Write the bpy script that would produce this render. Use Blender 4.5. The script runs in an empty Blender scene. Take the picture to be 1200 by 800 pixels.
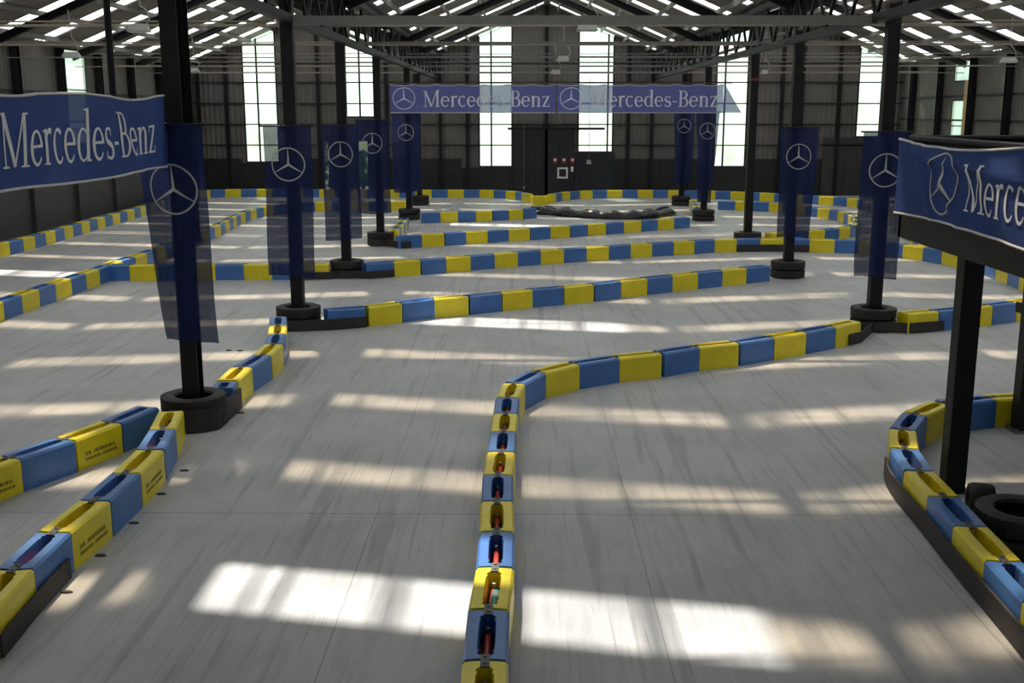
import bpy, bmesh, math, random
from mathutils import Vector, Matrix
random.seed(7)
S = bpy.context.scene
COL = S.collection
PI = math.pi

# ------------------------------------------------------------------ camera
FPX, CX, CY, H = 1280.0, 600.0, 400.0, 3.2
VPX, HY = 615.0, 132.0
PITCH = math.atan((CY - HY) / FPX)
YAW = math.atan((VPX - CX) * math.cos(PITCH) / FPX)
cam = bpy.data.cameras.new('camera'); camo = bpy.data.objects.new('camera', cam); COL.objects.link(camo)
cam.sensor_width = 36; cam.lens = FPX / 1200 * 36; cam.clip_start = .05; cam.clip_end = 400
camo.location = (0, 0, H); camo.rotation_euler = (PI / 2 - PITCH, 0, YAW)
S.camera = camo
RM = camo.rotation_euler.to_matrix()

def ray(x, y):
    return RM @ Vector(((x - CX) / FPX, -(y - CY) / FPX, -1))
def onz(x, y, z=0.0):
    d = ray(x, y); t = (z - H) / d.z
    return Vector((d.x * t, d.y * t, z))
def onY(x, y, Y):
    d = ray(x, y); t = Y / d.y
    return Vector((d.x * t, Y, H + d.z * t))
def onX(x, y, X):
    d = ray(x, y); t = X / d.x
    return Vector((X, d.y * t, H + d.z * t))

# ------------------------------------------------------------------ materials
def nmat(name):
    m = bpy.data.materials.new(name); m.use_nodes = True
    nt = m.node_tree; nt.nodes.clear()
    out = nt.nodes.new('ShaderNodeOutputMaterial')
    return m, nt, out
def N(nt, t, **kw):
    n = nt.nodes.new(t)
    for k, v in kw.items():
        if k in n.inputs: n.inputs[k].default_value = v
        else: setattr(n, k, v)
    return n
def ramp(nt, fac, stops):
    r = nt.nodes.new('ShaderNodeValToRGB'); nt.links.new(fac, r.inputs[0])
    e = r.color_ramp.elements
    while len(e) < len(stops): e.new(.5)
    for k, (p, c) in enumerate(stops):
        e[k].position = p; e[k].color = (*c, 1) if len(c) == 3 else c
    return r.outputs[0]
def coords(nt, scale=(1, 1, 1)):
    tc = N(nt, 'ShaderNodeTexCoord'); mp = N(nt, 'ShaderNodeMapping'); mp.inputs['Scale'].default_value = scale
    nt.links.new(tc.outputs['Object'], mp.inputs['Vector']); return mp.outputs[0]
def simple(name, col, rough=.5, metal=0, var=.12, scale=8, bump=0, spec=.5):
    """paint / rubber / metal with a slight procedural mottling"""
    m, nt, out = nmat(name)
    p = N(nt, 'ShaderNodeBsdfPrincipled', Roughness=rough, Metallic=metal)
    p.inputs['Specular IOR Level'].default_value = spec
    nz = N(nt, 'ShaderNodeTexNoise', Scale=scale, Detail=5)
    nt.links.new(coords(nt), nz.inputs['Vector'])
    c = ramp(nt, nz.outputs['Fac'], [(.3, tuple(x * (1 - var) for x in col)), (.7, tuple(min(1, x * (1 + var)) for x in col))])
    nt.links.new(c, p.inputs['Base Color'])
    if bump:
        b = N(nt, 'ShaderNodeBump', Strength=bump, Distance=.01)
        n2 = N(nt, 'ShaderNodeTexNoise', Scale=scale * 8, Detail=3); nt.links.new(coords(nt), n2.inputs['Vector'])
        nt.links.new(n2.outputs['Fac'], b.inputs['Height']); nt.links.new(b.outputs[0], p.inputs['Normal'])
    nt.links.new(p.outputs[0], out.inputs[0]); return m
def cloth(name, col, transp, transl, tcol=None, rough=.7):
    m, nt, out = nmat(name)
    d = N(nt, 'ShaderNodeBsdfPrincipled', Roughness=rough)
    d.inputs['Specular IOR Level'].default_value = .25
    wv = N(nt, 'ShaderNodeTexNoise', Scale=3.0, Detail=4); nt.links.new(coords(nt), wv.inputs['Vector'])
    c = ramp(nt, wv.outputs['Fac'], [(.3, tuple(x * .9 for x in col)), (.7, tuple(min(1, x * 1.1) for x in col))])
    nt.links.new(c, d.inputs['Base Color'])
    tl = N(nt, 'ShaderNodeBsdfTranslucent'); tl.inputs[0].default_value = (*(tcol or col), 1)
    tr = N(nt, 'ShaderNodeBsdfTransparent')
    m1 = N(nt, 'ShaderNodeMixShader'); m1.inputs[0].default_value = transl
    nt.links.new(d.outputs[0], m1.inputs[1]); nt.links.new(tl.outputs[0], m1.inputs[2])
    m2 = N(nt, 'ShaderNodeMixShader'); m2.inputs[0].default_value = transp
    nt.links.new(m1.outputs[0], m2.inputs[1]); nt.links.new(tr.outputs[0], m2.inputs[2])
    nt.links.new(m2.outputs[0], out.inputs[0]); return m
def sheet(name, col, transp, tint, edges=False):
    """translucent plastic sheet: part clear, part diffusing, with dirt"""
    m, nt, out = nmat(name)
    tl = N(nt, 'ShaderNodeBsdfTranslucent'); tl.inputs[0].default_value = (*col, 1)
    tr = N(nt, 'ShaderNodeBsdfTransparent'); tr.inputs[0].default_value = (*tint, 1)
    nz = N(nt, 'ShaderNodeTexNoise', Scale=1.3, Detail=4); nt.links.new(coords(nt), nz.inputs['Vector'])
    f = N(nt, 'ShaderNodeMapRange'); nt.links.new(nz.outputs['Fac'], f.inputs[0])
    f.inputs[1].default_value = .3; f.inputs[2].default_value = .7
    f.inputs[3].default_value = max(0, transp * .7); f.inputs[4].default_value = min(1, transp * 1.3)
    fo = f.outputs[0]
    if edges:    # edge and patch grime, added to soften and break up the sun bands
        f.inputs[3].default_value = transp * .45; f.inputs[4].default_value = transp * 1.45
        tc = N(nt, 'ShaderNodeTexCoord'); sp = N(nt, 'ShaderNodeSeparateXYZ'); nt.links.new(tc.outputs['Object'], sp.inputs[0])
        a = N(nt, 'ShaderNodeMath', operation='ABSOLUTE'); nt.links.new(sp.outputs[1], a.inputs[0])
        e = N(nt, 'ShaderNodeMapRange', interpolation_type='SMOOTHSTEP'); nt.links.new(a.outputs[0], e.inputs[0])
        e.inputs[1].default_value = .10; e.inputs[2].default_value = .37; e.inputs[3].default_value = 1; e.inputs[4].default_value = .04
        q = N(nt, 'ShaderNodeMath', operation='MULTIPLY'); nt.links.new(fo, q.inputs[0]); nt.links.new(e.outputs[0], q.inputs[1]); fo = q.outputs[0]
    mx = N(nt, 'ShaderNodeMixShader'); nt.links.new(fo, mx.inputs[0])
    nt.links.new(tl.outputs[0], mx.inputs[1]); nt.links.new(tr.outputs[0], mx.inputs[2])
    nt.links.new(mx.outputs[0], out.inputs[0]); return m

def floor_mat():
    m, nt, out = nmat('polished concrete')
    L = nt.links.new
    p = N(nt, 'ShaderNodeBsdfPrincipled')
    p.inputs['Specular IOR Level'].default_value = .5
    n1 = N(nt, 'ShaderNodeTexNoise', Scale=.9, Detail=6, Roughness=.6); L(coords(nt), n1.inputs['Vector'])
    base = ramp(nt, n1.outputs['Fac'], [(.3, (.40, .405, .41)), (.7, (.53, .53, .53))])
    # drag streaks along the hall
    n2 = N(nt, 'ShaderNodeTexNoise', Scale=1, Detail=5, Roughness=.65); L(coords(nt, (11, 1.1, 1)), n2.inputs['Vector'])
    st = ramp(nt, n2.outputs['Fac'], [(.38, (.72, .72, .73)), (.52, (1, 1, 1))])
    mx = N(nt, 'ShaderNodeMix', data_type='RGBA', blend_type='MULTIPLY'); mx.inputs[0].default_value = .42
    L(base, mx.inputs[6]); L(st, mx.inputs[7])
    # rubber marks laid by karts in curved directions
    rot = N(nt, 'ShaderNodeMapping'); rot.inputs['Rotation'].default_value = (0, 0, .35); rot.inputs['Scale'].default_value = (7, .3, 1)
    tc = N(nt, 'ShaderNodeTexCoord'); L(tc.outputs['Object'], rot.inputs['Vector'])
    n3 = N(nt, 'ShaderNodeTexNoise', Scale=1, Detail=3, Distortion=.6); L(rot.outputs[0], n3.inputs['Vector'])
    rb = ramp(nt, n3.outputs['Fac'], [(.33, (.55, .55, .56)), (.43, (1, 1, 1))])
    mx2 = N(nt, 'ShaderNodeMix', data_type='RGBA', blend_type='MULTIPLY'); mx2.inputs[0].default_value = .5
    L(mx.outputs[2], mx2.inputs[6]); L(rb, mx2.inputs[7])
    n5 = N(nt, 'ShaderNodeTexNoise', Scale=60, Detail=4); L(coords(nt), n5.inputs['Vector'])
    fi = ramp(nt, n5.outputs['Fac'], [(.3, (.86, .86, .86)), (.7, (1, 1, 1))])
    mx4 = N(nt, 'ShaderNodeMix', data_type='RGBA', blend_type='MULTIPLY'); mx4.inputs[0].default_value = 1
    L(mx2.outputs[2], mx4.inputs[6]); L(fi, mx4.inputs[7])
    n6 = N(nt, 'ShaderNodeTexNoise', Scale=1, Detail=3, Roughness=.5); L(coords(nt, (38, .7, 1)), n6.inputs['Vector'])
    sc_ = ramp(nt, n6.outputs['Fac'], [(.30, (.62, .62, .63)), (.40, (1, 1, 1))])
    mx5 = N(nt, 'ShaderNodeMix', data_type='RGBA', blend_type='MULTIPLY'); mx5.inputs[0].default_value = .6
    L(mx4.outputs[2], mx5.inputs[6]); L(sc_, mx5.inputs[7]); mx4 = mx5
    # saw-cut joints
    sx = N(nt, 'ShaderNodeSeparateXYZ'); L(tc.outputs['Object'], sx.inputs[0])
    def joint(sock, off, step, w):
        a = N(nt, 'ShaderNodeMath', operation='ADD'); L(sock, a.inputs[0]); a.inputs[1].default_value = -off + step * 100.5
        b = N(nt, 'ShaderNodeMath', operation='MODULO'); L(a.outputs[0], b.inputs[0]); b.inputs[1].default_value = step
        c = N(nt, 'ShaderNodeMath', operation='SUBTRACT'); L(b.outputs[0], c.inputs[0]); c.inputs[1].default_value = step / 2
        d = N(nt, 'ShaderNodeMath', operation='ABSOLUTE'); L(c.outputs[0], d.inputs[0])
        e = N(nt, 'ShaderNodeMath', operation='LESS_THAN'); L(d.outputs[0], e.inputs[0]); e.inputs[1].default_value = w
        return e.outputs[0]
    j1 = joint(sx.outputs[0], .87, 2.07, .004); j2 = joint(sx.outputs[1], 8.42, 12.0, .007)
    jm = N(nt, 'ShaderNodeMath', operation='MAXIMUM'); L(j1, jm.inputs[0]); L(j2, jm.inputs[1])
    jf = N(nt, 'ShaderNodeMath', operation='MULTIPLY'); L(jm.outputs[0], jf.inputs[0]); jf.inputs[1].default_value = .55
    mx3 = N(nt, 'ShaderNodeMix', data_type='RGBA'); L(jf.outputs[0], mx3.inputs[0]); L(mx4.outputs[2], mx3.inputs[6])
    mx3.inputs[7].default_value = (.09, .09, .09, 1)
    L(mx3.outputs[2], p.inputs['Base Color'])
    rr = N(nt, 'ShaderNodeMapRange'); L(n2.outputs['Fac'], rr.inputs[0]); rr.inputs[3].default_value = .36; rr.inputs[4].default_value = .62
    L(rr.outputs[0], p.inputs['Roughness'])
    bp = N(nt, 'ShaderNodeBump', Strength=.12, Distance=.004); L(n5.outputs['Fac'], bp.inputs['Height']); L(bp.outputs[0], p.inputs['Normal'])
    L(p.outputs[0], out.inputs[0]); return m
def corrug(name, c1, c2, axis='X', pitch=.2, rough=.6):
    """ribbed steel sheet: ribs as bump, grime as noise"""
    m, nt, out = nmat(name); L = nt.links.new
    p = N(nt, 'ShaderNodeBsdfPrincipled', Roughness=rough)
    w = N(nt, 'ShaderNodeTexWave', wave_type='BANDS', bands_direction=axis, Scale=1 / pitch / 3.1831 * 1.0)
    L(coords(nt), w.inputs['Vector'])
    n = N(nt, 'ShaderNodeTexNoise', Scale=.8, Detail=6); L(coords(nt), n.inputs['Vector'])
    c = ramp(nt, n.outputs['Fac'], [(.3, c1), (.7, c2)])
    L(c, p.inputs['Base Color'])
    b = N(nt, 'ShaderNodeBump', Strength=.8, Distance=.03); L(w.outputs['Fac'], b.inputs['Height']); L(b.outputs[0], p.inputs['Normal'])
    L(p.outputs[0], out.inputs[0]); return m

M = dict(
    floor=floor_mat(),
    yellow=simple('yellow plastic', (.80, .66, .016), .34, var=.08, scale=5),
    blue=simple('blue plastic', (.055, .17, .46), .34, var=.12, scale=5),
    red=simple('red painted rod', (.50, .05, .03), .4),
    steel=simple('galvanised steel', (.25, .26, .26), .45, .6),
    plate=simple('grey link plate', (.085, .088, .09), .5, .3),
    rubber=simple('black tyre rubber', (.018, .016, .016), .62, var=.3, bump=.3),
    belt=simple('dark conveyor belt rubber', (.030, .025, .025), .65, var=.25, bump=.2),
    black=simple('black painted steel', (.007, .007, .009), .5, var=.2, spec=.3),
    black2=simple('black slick plastic', (.015, .015, .018), .22, var=.2),
    tie=simple('dull grey steel tie', (.17, .165, .16), .5, .3),
    paleRod=simple('pale grey steel rod', (.24, .21, .17), .5, .2),
    lamp=simple('grey lamp housing', (.42, .42, .40), .45),
    white=simple('white paint', (.78, .78, .76), .5, var=.04),
    redp=simple('red paint', (.28, .025, .025), .5),
    dark=simple('dark grey board', (.012, .0115, .012), .6, var=.25, scale=2),
    darkp=simple('charcoal cladding panel', (.046, .044, .046), .45, var=.2, scale=2),
    navy=simple('blue black door panel', (.010, .012, .018), .5, var=.2, scale=2),
    wood=simple('raw timber board', (.52, .38, .2), .7),
    wallF=corrug('grey brown sheet wall', (.105, .098, .09), (.15, .14, .128), 'X'),
    wallS=corrug('grey brown side wall', (.105, .098, .09), (.15, .14, .128), 'Y'),
    roof=corrug('dark roof sheet', (.16, .142, .125), (.24, .215, .195), 'Y', .25),
    sky=sheet('fibreglass roof light', (.84, .86, .87), .42, (1, .84, .62), True),
    skyclear=sheet('clear roof light', (.8, .8, .78), .80, (1, .98, .95)),
    pane=sheet('frosted wall light', (.74, .80, .74), .55, (.93, 1, .93)),
    flag=cloth('dark blue flag cloth', (.011, .018, .066), .13, .45, (.020, .034, .15)),
    banner=cloth('blue banner cloth', (.036, .074, .262), .02, .25, (.04, .07, .22)),
    bannerT=cloth('thin blue banner cloth', (.07, .085, .28), .13, .6, (.20, .22, .58)),
    inkT=cloth('white print on thin cloth', (.88, .89, .92), .0, .25, (.9, .9, .95)),
    slot_black=simple('black slot shade', (.012, .010, .012), .6),
    hem=simple('grey white hem', (.55, .55, .57), .6),
    ink=simple('white print', (.72, .74, .78), .6, var=.04),
    silver=simple('silver grey print', (.42, .43, .44), .5, var=.06),
    stencil=simple('dark stencil print', (.20, .15, .02), .6),
    teal=simple('teal bottle plastic', (.03, .42, .42), .3),
    leaf=simple('green leaves', (.10, .22, .04), .6, var=.4),
    bark=simple('brown bark', (.12, .08, .05), .8),
    grass=simple('rough grass ground', (.22, .26, .12), .9, var=.3),
    tread=simple('floor anchor steel', (.03, .03, .03), .6),
)

# ------------------------------------------------------------------ mesh helpers
class MB:
    def __init__(s): s.v = []; s.f = []
    def add(s, vs, fs):
        o = len(s.v); s.v += [tuple(v) for v in vs]; s.f += [tuple(i + o for i in f) for f in fs]; return s
    def box(s, a, b, mat=None):
        x0, y0, z0 = a; x1, y1, z1 = b
        vs = [Vector(p) for p in ((x0, y0, z0), (x1, y0, z0), (x1, y1, z0), (x0, y1, z0), (x0, y0, z1), (x1, y0, z1), (x1, y1, z1), (x0, y1, z1))]
        if mat: vs = [mat @ v for v in vs]
        return s.add(vs, [(0, 3, 2, 1), (4, 5, 6, 7), (0, 1, 5, 4), (1, 2, 6, 5), (2, 3, 7, 6), (3, 0, 4, 7)])
    def bar(s, p, q, w, h=None, up=(0, 0, 1)):
        p = Vector(p); q = Vector(q); h = h or w; d = (q - p).normalized(); u = Vector(up)
        if abs(d.dot(u)) > .98: u = Vector((0, 1, 0))
        sx = d.cross(u).normalized() * (w / 2); sz = sx.cross(d).normalized() * (h / 2)
        vs = [p - sx - sz, p + sx - sz, p + sx + sz, p - sx + sz, q - sx - sz, q + sx - sz, q + sx + sz, q - sx + sz]
        return s.add(vs, [(0, 1, 2, 3), (7, 6, 5, 4), (0, 4, 5, 1), (1, 5, 6, 2), (2, 6, 7, 3), (3, 7, 4, 0)])
    def ibeam(s, p, q, w, h, t=.014):
        """I section: two flanges and a web, swept p to q"""
        p = Vector(p); q = Vector(q); d = (q - p).normalized(); u = Vector((0, 0, 1))
        if abs(d.dot(u)) > .98: u = Vector((0, 1, 0))
        sx = d.cross(u).normalized(); sz = sx.cross(d).normalized()
        for o in (-1, 1):
            s.bar(p + sz * o * (h / 2 - t / 2), q + sz * o * (h / 2 - t / 2), w, t, up)if False else s.bar(p + sz * o * (h / 2 - t / 2), q + sz * o * (h / 2 - t / 2), w, t, u)
        s.bar(p, q, t, h - 2 * t, u); return s
    def tube(s, pts, r, n=8, cap=True):
        pts = [Vector(p) for p in pts]; rings = []
        for i, p in enumerate(pts):
            d = (pts[min(i + 1, len(pts) - 1)] - pts[max(i - 1, 0)]).normalized()
            u = Vector((0, 0, 1)) if abs(d.z) < .9 else Vector((1, 0, 0))
            a = d.cross(u).normalized(); b = a.cross(d)
            rr = r[i] if isinstance(r, (list, tuple)) else r
            rings.append([p + (a * math.cos(2 * PI * k / n) + b * math.sin(2 * PI * k / n)) * rr for k in range(n)])
        vs = [v for R in rings for v in R]; fs = []
        for i in range(len(pts) - 1):
            for k in range(n):
                fs.append((i * n + k, i * n + (k + 1) % n, (i + 1) * n + (k + 1) % n, (i + 1) * n + k))
        if cap: fs += [tuple(range(n))[::-1], tuple((len(pts) - 1) * n + k for k in range(n))]
        return s.add(vs, fs)
    def lathe(s, prof, n=32, c=(0, 0, 0), closed=False):
        c = Vector(c); vs = []; fs = []; m = len(prof)
        for k in range(n):
            a = 2 * PI * k / n
            for r, z in prof: vs.append(c + Vector((r * math.cos(a), r * math.sin(a), z)))
        for k in range(n):
            for j in range(m if closed else m - 1):
                j2 = (j + 1) % m; k2 = (k + 1) % n
                fs.append((k * m + j, k2 * m + j, k2 * m + j2, k * m + j2))
        return s.add(vs, fs)
    def grid(s, fn, us, vs_):
        o = len(s.v); nv = len(vs_)
        for u in us:
            for v in vs_: s.v.append(tuple(fn(u, v)))
        for i in range(len(us) - 1):
            for j in range(nv - 1):
                a = o + i * nv + j; s.f.append((a, a + nv, a + nv + 1, a + 1))
        return s
    def mesh(s, name, m):
        me = bpy.data.meshes.new(name); me.from_pydata(s.v, [], s.f); me.validate(); me.update()
        if m: me.materials.append(m)
        return me
    def build(s, name, m, parent=None, smooth=False, loc=None, rz=0, fixn=True, bevel=0):
        me = s.mesh(name, m)
        if fixn:
            bm = bmesh.new(); bm.from_mesh(me); bmesh.ops.recalc_face_normals(bm, faces=bm.faces); bm.to_mesh(me); bm.free()
        if smooth:
            me.polygons.foreach_set('use_smooth', [True] * len(me.polygons))
            try: me.set_sharp_from_angle(angle=math.radians(38))
            except Exception: pass
        o = bpy.data.objects.new(name, me); COL.objects.link(o)
        if loc is not None: o.location = loc
        o.rotation_euler.z = rz
        if bevel:
            b = o.modifiers.new('bevel', 'BEVEL'); b.width = bevel; b.segments = 2; b.limit_method = 'ANGLE'
        if parent: o.parent = parent
        return o
def tag(o, label, cat, group=None):
    o['label'] = label; o['category'] = cat
    if group: o['group'] = group
    return o
def thing(name, label, cat, loc=(0, 0, 0), rz=0, group=None):
    o = bpy.data.objects.new(name, None); COL.objects.link(o); o.location = loc; o.rotation_euler.z = rz
    o.empty_display_size = .1
    return tag(o, label, cat, group)
def struct(o): o['kind'] = 'structure'; return o
def linspace(a, b, n): return [a + (b - a) * i / (n - 1) for i in range(n)]
ORD = ['zeroth', 'first', 'second', 'third', 'fourth', 'fifth', 'sixth', 'seventh', 'eighth', 'ninth', 'tenth', 'eleventh', 'twelfth', 'thirteenth', 'fourteenth', 'fifteenth', 'sixteenth', 'seventeenth', 'eighteenth', 'nineteenth', 'twentieth', 'twenty-first', 'twenty-second', 'twenty-third', 'twenty-fourth', 'twenty-fifth', 'twenty-sixth', 'twenty-seventh', 'twenty-eighth', 'twenty-ninth', 'thirtieth', 'thirty-first', 'thirty-second', 'thirty-third', 'thirty-fourth', 'thirty-fifth', 'thirty-sixth']

# ------------------------------------------------------------------ hall geometry
XL, XR = -13.0, 14.65
YC0 = onz(229, 497).y                     # first column line in view
STEP = 5.3
YF = YC0 + STEP * 6.15                    # far gable wall
YN = -7.0                                 # near end of what is built
CLX, CRX = -3.40, 5.02
ROOF = [(XL, 5.0), (-8.2, 7.0), (CLX, 5.45), (.82, 7.25), (CRX, 5.45), (9.85, 7.0), (XR, 5.0)]
def roofz(x):
    for (x0, z0), (x1, z1) in zip(ROOF, ROOF[1:]):
        if x0 <= x <= x1 + 1e-6: return z0 + (z1 - z0) * (x - x0) / (x1 - x0)
    return 5.0
def farx(px): return onY(px, 200, YF).x
def farz(py): return onY(640, py, YF).z

mb = MB(); mb.box((XL - .1, YN - 1, -.2), (XR + .1, YF + .1, 0)); struct(mb.build('floor', M['floor']))
mb = MB(); mb.box((-120, YN - 60, -.5), (120, YF + 90, -.22)); struct(mb.build('ground', M['grass']))

# far wall with openings -------------------------------------------------
openings = [  # px x0, x1, bottom px y, top (None = up to the roof)
    (290, 328, 190, None), (407, 441, 137, None), (562, 600, 195, None), (677, 717, 178, None),
    (836, 872, 195, None), (1000, 1034, 160, None)]
ops = [(farx(a), farx(b), farz(c)) for a, b, c, _ in openings]
DX0, DX1, DZ = farx(379), farx(433), farz(164)
def wallpoly(mb, x0, x1, zb, ztf, y, t=.08):
    xs = sorted({x0, x1, *[x for x, z in ROOF if x0 < x < x1]})
    for a, b in zip(xs, xs[1:]):
        za, zb2 = ztf(a), ztf(b)
        vs = [(a, y, zb), (b, y, zb), (b, y, zb2), (a, y, za), (a, y + t, zb), (b, y + t, zb), (b, y + t, zb2), (a, y + t, za)]
        mb.add(vs, [(0, 1, 2, 3), (7, 6, 5, 4), (0, 4, 5, 1), (1, 5, 6, 2), (2, 6, 7, 3), (3, 7, 4, 0)])
mb = MB(); x = XL
for i, (a, b, z) in enumerate(ops):
    wallpoly(mb, x, a, DZ if False else 0, roofz, YF) if not (i == 1 or i == 2) else None
    if i == 1:                                   # door opening spans below window 2
        wallpoly(mb, x, DX0, 0, roofz, YF); wallpoly(mb, DX0, a, DZ, roofz, YF)
        wallpoly(mb, a, DX1, DZ, lambda q: z, YF); wallpoly(mb, DX1, b, 0, lambda q: z, YF)
    else:
        if i == 2: wallpoly(mb, x, a, 0, roofz, YF)
        wallpoly(mb, a, b, 0, (lambda zz: (lambda q: zz))(z), YF)
    x = b
wallpoly(mb, x, XR, 0, roofz, YF)
struct(mb.build('wall_far', M['wallF']))
# girts and posts on the far wall
posts_far = [farx(p) for p in (238, 270, 345, 376, 455, 488, 517, 548, 640, 735, 762, 805, 912, 935, 978)]
for k, x in enumerate(posts_far):
    struct(MB().ibeam((x, YF - .09, 0), (x, YF - .09, roofz(x) - .05), .12, .14).build('trim_%d' % (k + 1), M['black']))
TN = len(posts_far)
def trim(mb, m):
    global TN
    TN += 1; return struct(mb.build('trim_%d' % TN, m))
for z in (1.95, 2.75, 3.55, 4.35, 5.1):
    segs = [(XL, XR)] if z > 2.2 else [(XL, DX0), (DX1, XR)]
    for a, b in segs: trim(MB().box((a, YF - .06, z - .025), (b, YF - .003, z + .025)), M['dark'])
# windows of the far wall
mulls = [306, 424, 576, 711, 846, 1029]
for k, (a, b, z) in enumerate(ops):
    p = MB(); wallpoly(p, a + .01, b - .01, z + .01, lambda q: roofz(q) - .06, YF + .02, .01)
    w = struct(p.build('window_%d' % (k + 1), M['pane']))
    f = MB(); mx_ = farx(mulls[k])
    f.box((mx_ - .035, YF - .02, z), (mx_ + .035, YF + .018, roofz(mx_) - .06))
    for e in (a, b): f.box((e - .03, YF - .02, z), (e + .03, YF + .018, roofz(e) - .08))
    f.box((a, YF - .02, z - .03), (b, YF + .018, z + .03))
    f.build('window_frame', M['dark'], w)
# dark boarding along the foot of the far wall
BZ = farz(186)
mb = MB()
for a, b in ((XL + .02, farx(378)), (farx(434), farx(603)), (farx(720), farx(962))):
    x = a
    while x < b - .01:
        x2 = min(b, x + .9); zt = min([BZ] + [z_ - .04 for a_, b_, z_ in ops if a_ < x2 + .05 and b_ > x - .05]); mb.box((x + .006, YF - .05, 0), (x2 - .006, YF - .004, zt)); x = x2
trim(mb, M['dark'])
mb = MB()
x = farx(962)
while x < XR - .2:
    x2 = min(XR - .02, x + .9); mb.box((x + .006, YF - .06, 0), (x2 - .006, YF - .004, farz(161))); x = x2
trim(mb, M['darkp'])
# big sliding door and the lower panel beside it
d = MB(); a, b, zt = farx(601), farx(672), farz(152)
d.box((a, YF - .16, 0), (b, YF - .1, zt)); dr = struct(d.build('door_1', M['navy']))
f = MB()
for xx in linspace(a, b, 5): f.box((xx - .012, YF - .175, 0), (xx + .012, YF - .158, zt))
f.build('door_rib', M['black'], dr)
f = MB(); f.box((a - .2, YF - .2, zt), (b + 1.2, YF - .08, zt + .09)); f.build('door_rail', M['black'], dr)
d = MB(); a, b, zt = farx(674), farx(720), farz(178)
d.box((a, YF - .1, 0), (b, YF - .01, zt)); d.box((a, YF - .11, zt - .04), (b, YF - .1, zt)); trim(d, M['navy'])
# door_2: the open doorway
f = MB()
for e in (DX0, DX1): f.box((e - .05, YF - .03, 0), (e + .05, YF + .11, DZ))
f.box((DX0, YF - .03, DZ - .05), (DX1, YF + .11, DZ + .05)); d2 = struct(f.build('door_2', M['black']))
MB().box((farx(385.5), YF + .02, .02), (farx(421), YF + .07, DZ - .05)).build('door_leaf', M['navy'], d2)

# side walls -------------------------------------------------------------
def sidewall(name, X, holes, sgn):
    """holes: (y0, y1, z0, z1)"""
    mb = MB(); t = .08
    hs = sorted(holes); y = YN
    def seg(y0, y1, z0, z1): mb.box((min(X, X + sgn * t), y0, z0), (max(X, X + sgn * t), y1, z1))
    cuts = sorted({YN, YF, *[h[0] for h in hs], *[h[1] for h in hs]})
    for y0, y1 in zip(cuts, cuts[1:]):
        zz = 0.0
        for h in sorted([h for h in hs if h[0] <= y0 + 1e-6 and h[1] >= y1 - 1e-6], key=lambda h: h[2]):
            if h[2] > zz: seg(y0, y1, zz, h[2])
            zz = h[3]
        if zz < 4.999: seg(y0, y1, zz, 5.0)
    return struct(mb.build(name, M['wallS']))
la, lb = onX(77, 100, XL).y, onX(101, 100, XL).y
lholes = [(la, lb, 1.6, 4.97)]
r0, r1, r2 = onX(1140, 100, XR).y, onX(1132.5, 100, XR).y, onX(1118, 100, XR).y
rym = onX(1130, 100, XR).y
def rz(py): return onX(1130, py, XR).z
rholes = [(r0, r2, rz(95), 4.9), (r1, r2, 1.9, rz(117))]
for yy in (3.0, -1.5): lholes.append((yy, yy + 1.3, 1.6, 4.7)); rholes.append((yy, yy + 1.3, 1.6, 4.7))
sidewall('wall_left', XL, lholes, -1); sidewall('wall_right', XR, rholes, 1)
mb = MB(); gx = [(-10.5, -7.5, 3.4), (-1.2, 2.6, 3.8), (8.5, 11.5, 3.4)]; x = XL
for a, b, zt in gx:
    wallpoly(mb, x, a, 0, roofz, YN - .08); wallpoly(mb, a, b, zt, roofz, YN - .08); x = b
wallpoly(mb, x, XR, 0, roofz, YN - .08); struct(mb.build('wall_near', M['wallF']))
WN = len(ops)
for X, hs in ((XL, lholes), (XR, rholes)):
    for (y0, y1, z0, z1) in hs:
        WN += 1
        w = struct(MB().box((X - .005, y0 + .01, z0 + .01), (X + .005, y1 - .01, z1 - .01)).build('window_%d' % WN, M['pane']))
        f = MB()
        f.box((X - .02, y0, z0 - .02), (X + .02, y1, z0 + .03)); f.box((X - .02, y0, z1 - .03), (X + .02, y1, z1 + .02))
        for e in (y0, y1): f.box((X - .02, e - .03, z0), (X + .02, e + .03, z1))
        for zc in linspace(z0, z1, max(2, int((z1 - z0) / .85) + 1))[1:-1]: f.box((X - .02, y0, zc - .015), (X + .02, y1, zc + .015))
        f.build('window_frame', M['dark'], w)
# timber board beside the right-hand window
trim(MB().box((XR - .06, r0 - .02, 1.7), (XR - .012, r1 - .01, rz(94))), M['wood'])
# posts, rails and dark boarding of the side walls
sl = [1 / (.0217 + .00212 * k) for k in range(-5, 7)]
for sgn, X in ((1, XL), (-1, XR)):
    for s_ in sl:
        y = FPX / s_ * 1.02
        if y < YF - .2 and y > 2:
            trim(MB().ibeam((X + sgn * .12, y, 2.36 if sgn > 0 else 0), (X + sgn * .12, y, 4.95), .17, .2), M['black'])
    for z in (2.95, 3.75):
        trim(MB().box((min(X + sgn * .003, X + sgn * .05), 2, z - .03), (max(X + sgn * .003, X + sgn * .05), YF, z + .03)), M['dark'])
mb = MB(); y = 4.0; k = 0
while y < YF - .5:
    y2 = min(YF - .1, y + 1.45)
    mb.box((XL + .005, y, 0), (XL + .06 + (.10 if k % 2 else 0), y2, 2.35)); y = y2; k += 1
trim(mb, M['darkp'])
mb = MB(); y = 4.0
while y < YF - .5:
    y2 = min(YF - .1, y + 1.2); mb.box((XR - .06, y + .008, 0), (XR - .005, y2 - .008, 1.65)); y = y2
trim(mb, M['dark'])
mb = MB(); mb.box((XL + .02, FPX / sl[4] * 1.02 - 4.9, 2.4), (XL + .05, FPX / sl[4] * 1.02 - .2, 3.62)); trim(mb, M['dark'])

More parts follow.
